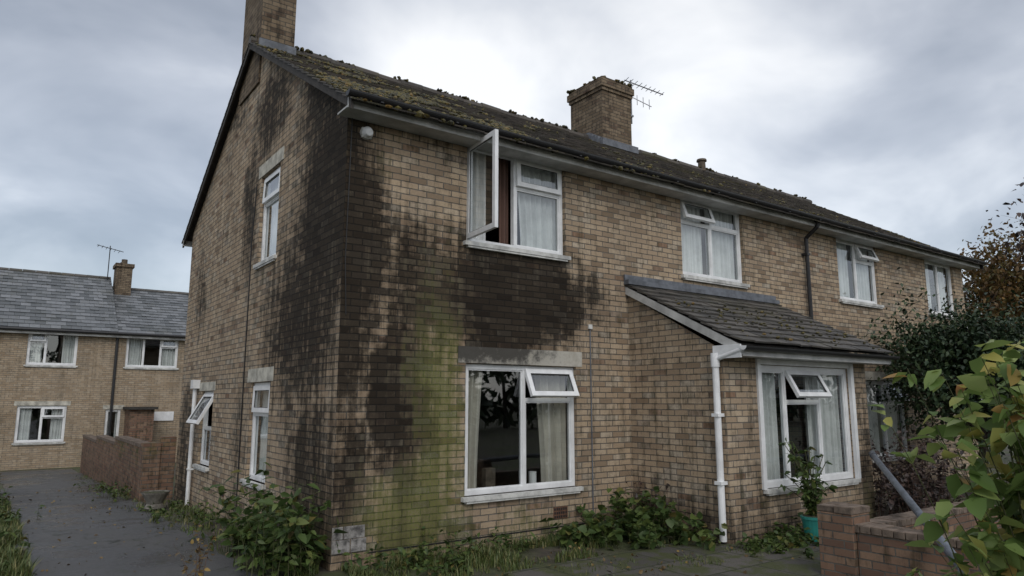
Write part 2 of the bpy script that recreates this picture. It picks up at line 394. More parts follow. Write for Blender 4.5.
def ico():
    g=(1+5**.5)/2; v=[(-1,g,0),(1,g,0),(-1,-g,0),(1,-g,0),(0,-1,g),(0,1,g),(0,-1,-g),(0,1,-g),(g,0,-1),(g,0,1),(-g,0,-1),(-g,0,1)]
    f=[(0,11,5),(0,5,1),(0,1,7),(0,7,10),(0,10,11),(1,5,9),(5,11,4),(11,10,2),(10,7,6),(7,1,8),(3,9,4),(3,4,2),(3,2,6),(3,6,8),(3,8,9),(4,9,5),(2,4,11),(6,2,10),(8,6,7),(9,8,1)]
    return np.array(v)/1.902,f
def lumps(name,pts,radii,mat,parent=None,flat=.6):
    iv,jf=ico(); vs=[];fs=[]
    for p,r in zip(pts,radii):
        s=np.array([r*random.uniform(.7,1.3),r*random.uniform(.7,1.3),r*flat*random.uniform(.7,1.3)])
        b=len(vs); 
        q=iv*s*(1+rng.uniform(-.25,.25,(12,1)))+np.array(p)
        vs+=q.tolist(); fs+=[(a+b,c+b,d+b) for a,c,d in jf]
    me=bpy.data.meshes.new(name); me.from_pydata(vs,[],fs); me.materials.append(mat)
    o=bpy.data.objects.new(name,me); scene.collection.objects.link(o)
    if parent:o.parent=parent
    return o

def leaves(name,P,size,mat,parent=None,droop=.3,asp=.55,dirs=None,svar=.4,curl=.15):
    P=np.asarray(P,float); N=len(P)
    d=rng.normal(size=(N,3)) if dirs is None else np.asarray(dirs,float)+rng.normal(size=(N,3))*.45
    d[:,2]-=droop; d/=np.linalg.norm(d,axis=1)[:,None]
    up=rng.normal(size=(N,3))*.5+np.array([0,0,1.0]); side=np.cross(d,up); side/=np.linalg.norm(side,axis=1)[:,None]+1e-9
    nr=np.cross(side,d); s=size*(1+rng.uniform(-svar,svar,N))[:,None]
    w=s*asp*.5
    base=P; q1=P+d*s*.3; q2=P+d*s*.68; tip=P+d*s-nr*s*curl
    vs=np.stack([base,q1+side*w+nr*w*.3,q1,q1-side*w+nr*w*.3,q2+side*w*.72+nr*w*.12-nr*s*curl*.4,q2-nr*s*curl*.45,q2-side*w*.72+nr*w*.12-nr*s*curl*.4,tip],1).reshape(-1,3)
    tri=[(0,2,1),(0,3,2),(1,2,5,4),(2,3,6,5),(4,5,7),(5,6,7)]
    fs=[]
    for i in range(N):
        b=i*8
        for q in tri: fs.append(tuple(k+b for k in q))
    me=bpy.data.meshes.new(name); me.from_pydata(vs.tolist(),[],fs); me.materials.append(mat)
    me.polygons.foreach_set('use_smooth',[True]*len(fs))
    o=bpy.data.objects.new(name,me); scene.collection.objects.link(o)
    if parent:o.parent=parent
    return o

def tree(name,base,crown,radii,nb,nl,lsize,mat,trunk=.14,clump=.35,seed=1,twigs=4,bark='bark'):
    R=random.Random(seed); root=empty(name); mb=MB(); base=V(base); crown=V(crown)
    pts=[base]; 
    for k in range(1,6):
        f=k/5; pts.append(base.lerp(crown,f)+V((R.uniform(-1,1),R.uniform(-1,1),0))*.08*(crown-base).length*.4)
    L=len(pts)
    for k in range(L-1): mb.cyl(pts[k],pts[k+1],trunk*(1-.14*k),M[bark],trunk*(1-.14*(k+1)),n=8,caps=False)
    tips=[]
    for i in range(nb):
        d=V((R.gauss(0,1),R.gauss(0,1),R.gauss(.15,1))).normalized(); rr=R.uniform(.55,1.0)
        tip=crown+V((d.x*radii[0],d.y*radii[1],d.z*radii[2]))*rr
        st=pts[R.randint(2,L-1)]
        mid=st.lerp(tip,.5)+V((R.uniform(-.2,.2),R.uniform(-.2,.2),R.uniform(0,.3)))*radii[0]*.4
        mb.cyl(st,mid,trunk*.35,M[bark],trunk*.2,n=5,caps=False); mb.cyl(mid,tip,trunk*.2,M[bark],trunk*.05,n=4,caps=False)
        tips.append(tip); tips.append(mid.lerp(tip,.5))
        for _ in range(twigs):
            q=mid.lerp(tip,R.uniform(.2,1)); e=q+V((R.gauss(0,1),R.gauss(0,1),R.gauss(.2,.8)))*clump*1.1
            mb.cyl(q,e,trunk*.08,M[bark],trunk*.02,n=3,caps=False); tips.append(e)
    mb.obj('trunk_and_limbs',root,smooth=True)
    T=np.array([tuple(p) for p in tips]); idx=rng.integers(0,len(T),nl)
    P=T[idx]+rng.normal(size=(nl,3))*clump*.5
    leaves('leaves',P,lsize,mat,root)
    return root

def plant(name,spots,nst,h,lsize,mat,nleaf=9,spread=.12,asp=.55,stem='stem',seed=3,droop=.25):
    R=random.Random(seed); root=empty(name); mb=MB(); LP=[];LD=[]
    for _ in range(nst):
        x,y,hs=R.choice(spots); x+=R.gauss(0,spread); y+=R.gauss(0,spread); H=h*hs*R.uniform(.45,1.1)
        dx,dy=R.gauss(0,.25)*H,R.gauss(0,.25)*H; z0=gz(y)
        prev=V((x,y,z0))
        for k in range(1,5):
            f=k/4; p=V((x+dx*f*f,y+dy*f*f,z0+H*f))
            mb.cyl(prev,p,.004*(1.3-f),M[stem],n=4,caps=False); prev=p
        for k in range(nleaf):
            f=R.uniform(.15,1); LP.append((x+dx*f*f,y+dy*f*f,z0+H*f)); a=R.uniform(0,6.28); LD.append((math.cos(a),math.sin(a),.2))
    mb.obj('stems',root); leaves('leaves',LP,lsize,mat,root,asp=asp,dirs=LD,droop=droop); return root

def grass(name,areas,n,h,mat,seed=5,w=.006,thr=-.12):
    R=random.Random(seed); vs=[];fs=[]
    for _ in range(n):
        x0,x1,y0,y1=R.choice(areas); x=R.uniform(x0,x1); y=R.uniform(y0,y1)
        if mn.noise(V((x*2.3,y*2.3,seed)))<thr: continue
        H=h*R.uniform(.4,1.3)*(1+mn.noise(V((x*1.7,y*1.7,9)))*.9); a=R.uniform(0,6.28); l=R.uniform(.1,.8)*H
        ca,sa=math.cos(a),math.sin(a); z=gz(y)+.003; b=len(vs)
        vs+=[(x-sa*w,y+ca*w,z),(x+sa*w,y-ca*w,z),(x-sa*w*.7+ca*l*.35,y+ca*w*.7+sa*l*.35,z+H*.6),(x+sa*w*.7+ca*l*.35,y-ca*w*.7+sa*l*.35,z+H*.6),(x+ca*l,y+sa*l,z+H)]
        fs+=[(b,b+1,b+3,b+2),(b+2,b+3,b+4)]
    me=bpy.data.meshes.new(name); me.from_pydata(vs,[],fs); me.materials.append(mat)
    o=bpy.data.objects.new(name,me); scene.collection.objects.link(o); return o

# ------------------------------------------------------------------ GROUND
xs=[-400,-150,-60,-30,-15,-8,-4,0,4,8,15,30,60,150,400]; ys=[-400,-150,-60,-30,-15,-8,-4,0,3,8,15,26,40,80,200,600]
mb=MB()
for a,b in zip(xs[:-1],xs[1:]):
    for c,d in zip(ys[:-1],ys[1:]): mb.face([(a,c,gz(c)),(b,c,gz(c)),(b,d,gz(d)),(a,d,gz(d))],M['ground'])
mb.obj('ground')
mb=MB()
def strip(seq,mat,lift):
    for (y0,a0,b0),(y1,a1,b1) in zip(seq[:-1],seq[1:]):
        mb.face([(a0,y0,gz(y0)+lift),(b0,y0,gz(y0)+lift),(b1,y1,gz(y1)+lift),(a1,y1,gz(y1)+lift)],mat)
seq=[(-16,-3.2,1.2),(-5,-3.1,-.1)]; rr=random.Random(3); yy=-4.5
while yy<22.9:
    a_=-3.0+(yy+4.5)*.03 if yy<8 else -2.6; b_=-.62 if yy<8 else -.6
    seq.append((yy,min(a_,-2.55)+rr.uniform(-.08,.08),b_+rr.uniform(-.09,.09)))
    yy+=.5
strip(seq,M['asphalt'],.008); mb.obj('asphalt_path')
mb=MB(); mb.box(1.3,9.5,-6.4,-1.15,-.05,.025,M['paving']); mb.obj('paved_yard')

# ------------------------------------------------------------------ MAIN HOUSE
house=empty('brick_house')
L=15.55; D=7.8; TOP=5.0
bk=M['brick_front']; bg_=M['brick_gable']; bp_=M['brick_porch']
W1=(1.57,3.14,3.6,4.87); W2=(5.5,7.05,3.6,4.87); W3=(10.0,11.5,3.6,4.83); W4=(13.65,15.05,3.6,4.83)
G1=(1.58,3.3,.6,2.13); G3=(10.65,12.25,.6,2.08); GP=(4.5,7.3,0.02,2.2)
mb=MB()
wall(mb,'y',0,0,L,-.5,TOP,[W1,W2,W3,W4,G1,G3,GP],.12,bk)
S1=(2.33,3.2,3.63,4.95); S2=(2.27,3.15,.63,1.94); S3=(5.25,6.1,.62,1.85)
wall(mb,'x',0,0,D,-.6,TOP,[S1,S2,S3],.12,bg_)
sl=.588
mb.face([(0,0,TOP),(0,D,TOP),(0,3.9,TOP+.588*3.9)],bg_)
mb.face([(L,0,TOP),(L,D,TOP),(L,3.9,TOP+.588*3.9)],bg_)
mb.face([(L,0,-.5),(L,D,-.5),(L,D,TOP),(L,0,TOP)],bg_); mb.face([(0,D,-.6),(L,D,-.6),(L,D,TOP),(0,D,TOP)],bg_)
mb.obj('walls',house)
ib=MB(); it=M['interior']
for z in(.01,2.5,4.95): ib.box(.13,L-.1,.13,D-.1,z,z+.08,it)
for x in(4.0,8.9,12.9): ib.box(x,x+.1,.13,D-.1,.1,4.94,it)
ib.box(.13,L-.1,3.7,3.8,.1,4.94,it)
ib.obj('interior_partitions',house)
fb=MB(); fb.box(2.1,2.9,1.6,2.2,.09,.85,M['timber']); fb.box(1.3,3.4,3.3,3.69,.09,1.9,M['timber']); fb.box(2.3,2.7,1.55,2.1,.85,1.15,M['sill']); fb.box(.4,1.1,2.4,3.0,.09,1.1,M['curtain2'])
fb.box(2.0,2.14,.19,.28,.62,.88,M['terra']); fb.cyl((2.75,.24,.62),(2.75,.24,.80),.05,M['white'],n=12); fb.obj('sitting_room_furniture',house)
window('window_bedroom',house,'y',0,*W1,cols=[(.49,[(1,'case',math.radians(95))]),(.51,[(.68,'fixed',0),(.32,'vent',.05)])],curts=[(.02,.26,'curtain',0),(.38,.48,'redcurt',0),(.60,.98,'curtain',-.15)])
window('window_landing',house,'y',0,*W2,cols=[(.5,[(.72,'fixed',0),(.28,'vent',.32)]),(.5,[(.72,'fixed',0),(.28,'fixed',0)])],curts=[(.02,.45,'curtain',0),(.52,.98,'curtain',0)])
window('window_neighbour',house,'y',0,*W3,cols=[(.5,[(1,'fixed',0)]),(.5,[(.72,'fixed',0),(.28,'vent',.4)])],curts=[(.03,.45,'curtain',0),(.62,.97,'curtain',0)])
window('window_end',house,'y',0,*W4,cols=[(.5,[(1,'fixed',0)]),(.5,[(1,'fixed',0)])],curts=[(.03,.42,'curtain',0),(.55,.97,'curtain',0)])
window('window_sitting_room',house,'y',0,*G1,cols=[(.52,[(1,'fixed',0)]),(.48,[(.74,'fixed',0),(.26,'vent',.42)])],curts=[(.02,.16,'curtain2',.35),(.75,.98,'curtain2',-.3)],lintel=(1.47,3.4,2.135,2.33),lmat='lintel_sooty')
window('window_neighbour_ground',house,'y',0,*G3,cols=[(.5,[(1,'fixed',0)]),(.5,[(.72,'fixed',0),(.28,'vent',.35)])],curts=[(.03,.46,'curtain',0),(.54,.97,'curtain',0)],lintel=(10.5,12.4,2.085,2.25))
window('window_gable_upper',house,'x',0,*S1,cols=[(1,[(.7,'fixed',0),(.3,'vent',.04)])],curts=[(.02,.98,'curtain',0)],lintel=(2.2,3.33,4.955,5.14),sillout=.04)
window('window_gable_lower',house,'x',0,*S2,cols=[(1,[(.7,'fixed',0),(.3,'vent',.03)])],curts=[(.4,.97,'curtain',0)],lintel=(2.15,3.3,1.945,2.13))
window('window_kitchen',house,'x',0,*S3,cols=[(1,[(.5,'fixed',0),(.5,'vent',.5)])],curts=[(.1,.5,'curtain',0)],lintel=(5.15,6.3,1.855,2.0))
mb=MB()
mb.box(-.12,L+.3,-.30,-.275,4.79,4.97,M['fascia']); mb.box(-.12,L+.3,-.274,-.001,4.80,4.82,M['fascia']); mb.box(-.12,L+.3,8.08,8.1,4.78,4.95,M['fascia'])
mb.obj('fascia_and_soffit',house)
mb=MB(); n=10; gx0,gx1=-.16,L+.36; gy,gzz,gr=-.365,4.945,.06
prev=None
for k in range(n+1):
    a=math.pi+math.pi*k/n; p=(gy+gr*math.cos(a),gzz+gr*math.sin(a)); q=(gy+(gr-.006)*math.cos(a),gzz+(gr-.006)*math.sin(a))
    if prev:
        mb.face([(gx0,prev[0][0],prev[0][1]),(gx1,prev[0][0],prev[0][1]),(gx1,p[0],p[1]),(gx0,p[0],p[1])],M['black'])
        mb.face([(gx0,prev[1][0],prev[1][1]),(gx1,prev[1][0],prev[1][1]),(gx1,q[0],q[1]),(gx0,q[0],q[1])],M['black'])
        for xx in(gx0,gx1): mb.face([(xx,gy,gzz),(xx,prev[0][0],prev[0][1]),(xx,p[0],p[1])],M['black'])
    prev=(p,q)
for k in range(17):
    x=.2+k*.95; mb.box(x,x+.03,gy-gr-.006,-.301,gzz-gr-.012,gzz-gr+.002,M['black'])
mb.tube([(8.8,gy,gzz-.05),(8.8,-.33,4.78),(8.83,-.08,4.62),(8.83,-.08,.1)],.036,M['black'])
for z in(4.3,2.9,1.4): mb.box(8.78,8.88,-.12,-.0,z,z+.04,M['black'])
mb.obj('gutter_and_downpipe',house)
rb=MB(); up=V((0,math.cos(math.atan(sl)),math.sin(math.atan(sl)))); ln=(3.9+.40)/up.y
tiles(rb,-.13,L+.33,V((0,-.40,5.06-.40*sl)),up,ln,.21,.23,M['tile'],jit=.009)
up2=V((0,-up.y,up.z)); tiles(rb,-.13,L+.33,V((0,8.2,5.06-.40*sl)),up2,ln,.21,.23,M['tile'])
rb.obj('roof_tiles',house)
rb=MB()
rb.face([(-.11,-.33,4.86),(L+.31,-.33,4.86),(L+.31,3.9,7.34),(-.11,3.9,7.34)],M['bargeboard']); rb.face([(-.11,8.13,4.86),(L+.31,8.13,4.86),(L+.31,3.9,7.34),(-.11,3.9,7.34)],M['bargeboard'])
for x in(-.115,L+.28):
    for s_,y0 in((1,-.36),(-1,8.16)):
        c=[]
        for z in(-.10,.03):
            for yy in(y0,3.9):
                zz=7.36-sl*abs(3.9-yy)
                for xx in(x,x+.03): c.append(V((xx,yy,zz+z)))
        rb.hexa(c,M['bargeboard'])
rb.obj('verge_and_underlay',house)
rb=MB()
for k in range(36):
    x=-.12+k*.443
    if x>L+.2: break
    z=7.40+random.uniform(-.012,.012)
    rb.cyl((x,3.9,z),(x+.455,3.9,z+random.uniform(-.008,.008)),.085,M['tile'],.078,n=10)
rb.obj('ridge_tiles',house)
pts=[];rad=[]
while len(pts)<3200:
    x=random.uniform(-.12,L+.3) if random.random()<.4 else random.uniform(-.12,5); s=random.uniform(0,ln)
    d=mn.noise(V((x*.9,s*1.3,3)))+.6*mn.noise(V((x*3,s*4,7)))+(.22 if x<3 else -.12)+(.12 if s<1.6 else -.08)
    if d<.2: continue
    p=V((x,-.40,5.06-.4*sl))+up*s; n_=V((0,-up.z,up.y))
    p+=n_*.035
    pts.append(tuple(p)); rad.append(random.uniform(.012,.04)*(1.3 if d>.55 else 1))
for k in range(420):
    x=random.uniform(-.1,L); 
    if mn.noise(V((x*1.2,0,5)))>-.05: pts.append((x,3.9+random.uniform(-.08,.04),7.47)); rad.append(random.uniform(.015,.05))
lumps('roof_moss',pts,rad,M['moss'],house,.75)
def chimney(x0,x1,y0,y1,z0,z1,nm,pots):
    c=MB(); m_=M['brick_ch']
    c.box(x0,x1,y0,y1,z0,z1-.3,m_); c.box(x0-.03,x1+.03,y0-.03,y1+.03,z1-.3,z1-.225,m_); c.box(x0-.06,x1+.06,y0-.06,y1+.06,z1-.225,z1-.075,m_); c.box(x0-.03,x1+.03,y0-.03,y1+.03,z1-.075,z1,m_)
    c.obj(nm,house)
    f=MB(); cx=(x0+x1)/2
    for py,pr,ph in pots:
        f.cyl((cx,py,z1),(cx,py,z1+ph),pr,M['terra'],pr*.85,n=14); f.cyl((cx,py,z1+ph),(cx,py,z1+ph+.04),pr*1.05,M['terra'],pr*1.05,n=14)
    return f
f=chimney(-.03,.5,3.6,4.7,6.6,8.95,'chimney_gable',[(3.9,.11,.3),(4.4,.11,.3)])
f.box(-.06,.52,3.55,3.597,7.15,7.32,M['flash']); f.obj('chimney_gable_pots_flashing',house)
f=chimney(7.22,8.1,3.5,4.55,6.8,8.72,'chimney_party',[(4.0,.12,.07)])
f.box(7.12,8.2,3.40,3.497,7.12,7.27,M['flash'])
for k in range(5): f.box(7.10,7.218,3.42+k*.1,3.52+k*.1,7.12+k*.058,7.27+k*.058,M['flash'])
f.obj('chimney_party_pot_flashing',house)
lumps('chimney_moss',[(random.uniform(7.15,8.15),random.uniform(3.45,4.6),8.73) for _ in range(110)],[random.uniform(.02,.06) for _ in range(110)],M['moss'],house,.7)
f=MB(); f.cyl((11.0,3.9,7.4),(11.0,3.9,7.66),.10,M['terra'],.09,n=14); f.cyl((11.0,3.9,7.66),(11.0,3.9,7.71),.13,M['terra'],.12,n=14); f.obj('ridge_vent',house)
a=MB(); ax,ay=8.22,3.6
a.cyl((ax,ay,7.9),(ax,ay,8.95),.020,M['alum'],n=6); a.box(8.09,8.24,3.55,3.62,8.05,8.09,M['alum'])
a.cyl((ax-.15,ay+.05,8.93),(ax+.8,ay-.25,8.72),.014,M['alum'],n=5)
for k in range(9):
    q=k/8; p=V((ax-.12,ay+.04,8.93)).lerp(V((ax+.77,ay-.24,8.73)),q); l=.17-.06*q
    a.cyl(p+V((.3,.9,0))*l,p-V((.3,.9,0))*l,.007,M['alum'],n=4)
a.cyl((ax,ay,8.55),(ax+.45,ay-.2,8.35),.010,M['alum'],n=4)
for k in range(4):
    p=V((ax,ay,8.52)).lerp(V((ax+.4,ay-.18,8.4)),k/3); a.cyl(p+V((0,0,.12)),p-V((0,0,.12)),.007,M['alum'],n=4)
a.obj('tv_aerial',house)
d=MB(); d.cyl((.22,-.001,4.66),(.22,-.05,4.66),.075,M['sill'],.07,n=16); d.cyl((.22,-.05,4.66),(.22,-.11,4.645),.07,M['white'],.04,n=16); d.box(.16,.28,-.04,-.001,4.60,4.72,M['sill']); d.obj('bulkhead_sensor',house,bevel=.006)
d=MB(); d.cyl((3.55,-.012,.15),(3.55,-.012,2.65),.009,M['flash'],n=5); d.box(3.52,3.58,-.03,-.001,2.65,2.71,M['sill'])
d.tube([(-.01,3.5,.1),(-.01,3.5,4.0),(-.01,3.4,4.9)],.008,M['black'],n=5)
d.tube([(.05,-.012,4.8),(.03,-.012,3.2),(.06,-.012,2.6)],.006,M['black'],n=5); d.obj('wall_cables',house)
d=MB()
for (a_,b_,c_,e_) in((.0,.2,.16,.29),(.205,.38,.16,.29),(-.0,.12,.295,.42),(.125,.36,.295,.42)): d.box(a_+.004,b_,-.006,-.0,c_,e_,M['blocks'])
d.obj('patched_blocks',house,bevel=.003)
d=MB()
for (ax_,u,zz) in(('y',2.9,.24),('x',4.2,.28)):
    for r in range(3):
        for q in range(6):
            a0=u+q*.036; z0=zz+r*.046
            if ax_=='y': d.box(a0,a0+.022,-.012,-.001,z0,z0+.030,M['black'])
            else: d.box(-.012,-.001,a0,a0+.022,z0,z0+.030,M['black'])
    if ax_=='y': d.box(u-.01,u+.22,-.008,-.0015,zz-.01,zz+.135,M['airbrick'])
    else: d.box(-.008,-.0015,u-.01,u+.22,zz-.01,zz+.135,M['airbrick'])
d.obj('air_bricks',house)
d=MB(); d.box(.4,4.28,-.005,-.0,.125,.14,M['black']); d.obj('damp_course',house)
d=MB(); d.tube([(-.06,6.35,-.1),(-.06,6.35,1.9)],.034,M['white']); d.box(-.12,-.001,6.25,6.45,1.9,2.05,M['white'])
for z in(.5,1.4): d.box(-.1,-.001,6.31,6.39,z,z+.03,M['white'])
d.obj('waste_pipe',house)

# ------------------------------------------------------------------ PORCH EXTENSION
X0,X1,YF=4.3,7.62,-1.6
mb=MB(); PW=(5.0,7.12,.6,2.15)
wall(mb,'y',YF,X0,X1,-.1,2.3,[PW],.12,bp_)
mb.face([(X0,YF,-.1),(X0,-.001,-.1),(X0,-.001,3.18),(X0,YF,2.3)],bp_); mb.face([(X1,YF,-.1),(X1,-.001,-.1),(X1,-.001,3.18),(X1,YF,2.3)],bp_)
mb.obj('porch_walls',house)
ib=MB(); ib.box(X0+.12,X1-.12,YF+.13,-.14,.02,.06,it); ib.box(X0+.12,X1-.12,YF+.13,-.14,2.28,2.3,it); ib.obj('porch_floor_ceiling',house)
window('porch_window',house,'y',YF,*PW,cols=[(.27,[(1,'fixed',0)]),(.38,[(.72,'fixed',0),(.28,'vent',.5)]),(.35,[(1,'fixed',0)])],
  curts=[(.02,.26,'curtain',0),(.29,.37,'curtain',.2),(.58,.98,'curtain',0)],fw=.08,inset=.02)
d=MB(); y=YF
d.box(4.93,4.998,y-.03,y-.001,.6,2.22,M['white']); d.box(7.122,7.20,y-.05,y-.001,.6,2.22,M['white']); d.box(4.93,7.2,y-.032,y-.001,2.222,2.27,M['white']); d.box(5.0,7.12,y-.032,y-.001,2.152,2.218,M['white'])
d.obj('porch_window_surround',house)
pr=MB(); pup=V((0,1.95,.97)).normalized(); pl=V((0,1.95,.97)).length
base=V((0,-1.92,2.36)); XR0=4.24; XR1=7.84
tiles(pr,XR0,XR1,base,pup,pl-.02,.24,.2,M['ptile'],thick=.022,jit=.012)
pr.obj('porch_roof_tiles',house)
d=MB()
d.face([(XR0+.02,-1.9,2.355),(XR1-.02,-1.9,2.355),(XR1-.02,-.003,3.31),(XR0+.02,-.003,3.31)],M['bargeboard'])
d.box(XR0-.02,XR1+.02,-.10,-.003,3.325,3.39,M['flash']); d.box(XR0-.02,XR1+.02,-.028,-.003,3.39,3.47,M['flash'])
for x in(XR0+.005,XR1-.04):
    c=[]
    for z in(-.12,-.01):
        for yy in(-1.9,-.004):
            zz=2.355+(yy+1.9)*(.955/1.897)
            for xx in(x,x+.022): c.append(V((xx,yy,zz+z)))
    d.hexa(c,M['fascia'])
d.box(XR0+.03,XR1-.045,-1.90,-1.875,2.22,2.345,M['fascia']); d.box(XR0+.03,XR1-.045,-1.874,YF-.034,2.225,2.24,M['fascia'])
d.box(XR0-.02,XR0+.004,-1.9,-1.5,2.2,2.36,M['white'])
d.obj('porch_fascia_flashing',house)
d=MB(); gy2,gz2,gr2=-1.955,2.335,.05; prev=None
for k in range(n+1):
    a=math.pi+math.pi*k/n; p=(gy2+gr2*math.cos(a),gz2+gr2*math.sin(a)); ge=XR1+.05
    if prev: d.face([(4.2,*prev),(ge,*prev),(ge,*p),(4.2,*p)],M['black']); d.face([(ge,gy2,gz2),(ge,*prev),(ge,*p)],M['black']); d.face([(4.2,gy2,gz2),(4.2,*prev),(4.2,*p)],M['white'])
    prev=p
d.obj('porch_gutter',house)
d=MB(); d.tube([(4.235,-1.93,2.3),(4.235,-1.55,2.2)],.03,M['white'],n=12); d.tube([(4.235,-1.52,2.27),(4.235,-1.52,.05)],.042,M['white'],n=14); d.cyl((4.235,-1.52,2.27),(4.235,-1.52,2.1),.055,M['white'],n=14)
for z in(1.5,.7): d.box(4.18,4.30,-1.57,-1.47,z,z+.04,M['white'])
d.obj('porch_downpipe',house,smooth=False)
lumps('porch_moss',[tuple(base+V((random.uniform(4.4,7.6),0,0))+pup*random.uniform(.05,1.5)+V((0,-.02,.05))) for _ in range(160)],[random.uniform(.008,.03) for _ in range(160)],M['moss'],house,.7)

# ------------------------------------------------------------------ FAR TERRACE
far=empty('terraced_house'); mb=MB(); FY=23.6; gb=-.8; bf=M['brick_far']
wins=[(-2.2,-.65,2.95,4.2),(.95,2.8,2.95,4.15),(-2.3,-.8,.2,1.5),(.45,.95,.15,1.35),(3.6,5,2.95,4.2),(-6.5,-5,2.95,4.2),(-6.5,-5,.2,1.5)]
wall(mb,'y',FY,-10,9,gb-.3,4.25,wins,.1,bf)
mb.face([(-10,FY,gb-.3),(-10,FY+7.5,gb-.3),(-10,FY+7.5,4.25),(-10,FY,4.25)],bf); mb.face([(9,FY,gb-.3),(9,FY+7.5,gb-.3),(9,FY+7.5,4.25),(9,FY,4.25)],bf)
mb.face([(-10,FY+7.5,gb-.3),(9,FY+7.5,gb-.3),(9,FY+7.5,4.25),(-10,FY+7.5,4.25)],bf)
for x,top in((-10,6.75),(.55,6.75),(9,6.4)): mb.face([(x,FY,4.25),(x,FY+7.5,4.25),(x,FY+3.75,top)],bf)
mb.obj('walls',far)
ib=MB()
for z in(-.78,1.9,4.2): ib.box(-9.8,8.8,FY+.12,FY+7.3,z,z+.05,it)
for x in(-4,.5,5.5): ib.box(x-.03,x+.03,FY+.12,FY+7.3,-.7,4.19,it)
ib.box(-9.8,8.8,FY+3.5,FY+3.6,-.7,4.19,it); ib.obj('interior',far)
for k,w in enumerate(wins):
    cs=[(.5,[(1,'fixed',0)]),(.5,[(.7,'fixed',0),(.3,'vent',.05)])] if w[1]-w[0]>1 else [(1,[(1,'fixed',0)])]
    if k==0: cs=[(.36,[(.7,'fixed',0),(.3,'vent',.1)]),(.64,[(1,'fixed',0)])]
    if k==1: cs=[(.33,[(1,'fixed',0)]),(.33,[(1,'fixed',0)]),(.34,[(.7,'fixed',0),(.3,'vent',.1)])]
    window('window',far,'y',FY,*w,cols=cs,curts=[(.03,.3,'curtain',0),(.7,.97,'curtain',0)],fw=.075,lintel=(w[0]-.1,w[1]+.1,w[3]+.003,w[3]+.16) if w[3]<2 else None)
rb=MB(); s2=math.atan2(2.62,4.0); up3=V((0,math.cos(s2),math.sin(s2))); l3=math.hypot(2.62,4.0)
tiles(rb,-10.2,.6,V((0,FY-.25,4.25)),up3,l3,.32,.28,M['slate'],jit=.012); 
s3=math.atan2(2.25,4.0); up4=V((0,math.cos(s3),math.sin(s3))); l4=math.hypot(2.25,4.0)
tiles(rb,.6,9.2,V((0,FY-.25,4.22)),up4,l4,.32,.28,M['slate'],jit=.012)
rb.face([(-10.2,FY+7.75,4.2),(.6,FY+7.75,4.2),(.6,FY+3.75,6.87),(-10.2,FY+3.75,6.87)],M['slate']); rb.face([(.6,FY+7.75,4.2),(9.2,FY+7.75,4.2),(9.2,FY+3.75,6.47),(.6,FY+3.75,6.47)],M['slate'])
for k in range(24): rb.cyl((-10.2+k*.45,FY+3.75,6.88),(-9.76+k*.45,FY+3.75,6.88),.09,M['ptile'],.085,n=8)
for k in range(19): rb.cyl((.62+k*.45,FY+3.75,6.48),(1.06+k*.45,FY+3.75,6.48),.09,M['ptile'],.085,n=8)
rb.obj('roof',far)
d=MB(); d.box(-10.2,9.2,FY-.25,FY-.002,4.06,4.2,M['fascia']); d.cyl((-10.2,FY-.32,4.2),(9.2,FY-.32,4.2),.06,M['black'],n=8)
d.cyl((.62,FY-.06,4.1),(.62,FY-.06,-.7),.05,M['black'],n=8); d.cyl((-3.1,FY-.06,4.1),(-3.1,FY-.06,-.7),.05,M['black'],n=8); d.obj('fascia_gutter_downpipe',far)
d=MB(); bc=M['brick_ch']; d.box(.72,1.32,FY+3.1,FY+4.0,5.6,7.35,bc); d.box(.66,1.38,FY+3.04,FY+4.06,7.35,7.5,bc); d.cyl((1.02,FY+3.4,7.5),(1.02,FY+3.4,7.72),.12,M['terra'],n=10)
d.cyl((1.02,FY+3.75,7.5),(1.02,FY+3.75,7.65),.12,M['terra'],n=10); d.obj('chimney',far)
d=MB(); d.cyl((.45,FY+3.6,6.6),(.45,FY+3.6,8.3),.02,M['black'],n=5); d.cyl((-.05,FY+3.6,8.28),(.95,FY+3.4,8.05),.015,M['black'],n=5)
for k in range(6): d.cyl((-.0+k*.16,FY+3.3,8.25-k*.035),(-.0+k*.16,FY+3.9,8.25-k*.035),.01,M['black'],n=4)
d.obj('tv_aerial',far)
d=MB(); d.box(1.1,1.9,FY-1.3,FY-.003,gb-.1,1.35,M['brick_garden']); d.box(1.0,2.0,FY-1.45,FY-.004,1.352,1.45,M['bargeboard']); d.box(2.1,2.8,FY-.05,FY-.003,.9,1.25,M['white'])
d.obj('outhouse',far)
d=MB(); d.box(-4.2,-2.95,FY-.8,FY-.003,1.5,1.58,M['white']); d.box(-4.0,-3.2,FY-.06,FY-.003,gb,1.3,M['timber']); d.obj('door_canopy_and_door',far)

# ------------------------------------------------------------------ GARDEN WALLS
def brickwall(name,x0,x1,y0,y1,h,mat,steps=1):
    mb=MB()
    for k in range(steps):
        a=y0+(y1-y0)*k/steps; b=y0+(y1-y0)*(k+1)/steps; zb=gz(b)-.3; zt=gz(a)+h
        mb.box(x0,x1,a,b,zb,zt,mat); yy=a
        while yy<b-.01:
            e=min(yy+.105,b); mb.box(x0-.012,x1+.012,yy+.004,e-.004,zt+.002,zt+.07+random.uniform(-.004,.004),M['coping']); yy=e
    return mb.obj(name)
brickwall('garden_wall',-.56,-.34,8.15,19.5,.98,M['brick_garden'],steps=3)
mb=MB(); mb.box(-.58,-.28,7.85,8.148,-.5,.90,M['brick_garden']); mb.box(-.279,-.004,7.9,8.1,-.5,1.0,M['brick_garden'])
mb.obj('garden_wall_pier')
mb=MB(); g=M['brick_garden']
mb.box(3.85,4.075,-6.0,-3.36,-.05,.46,g); yy=-6.0
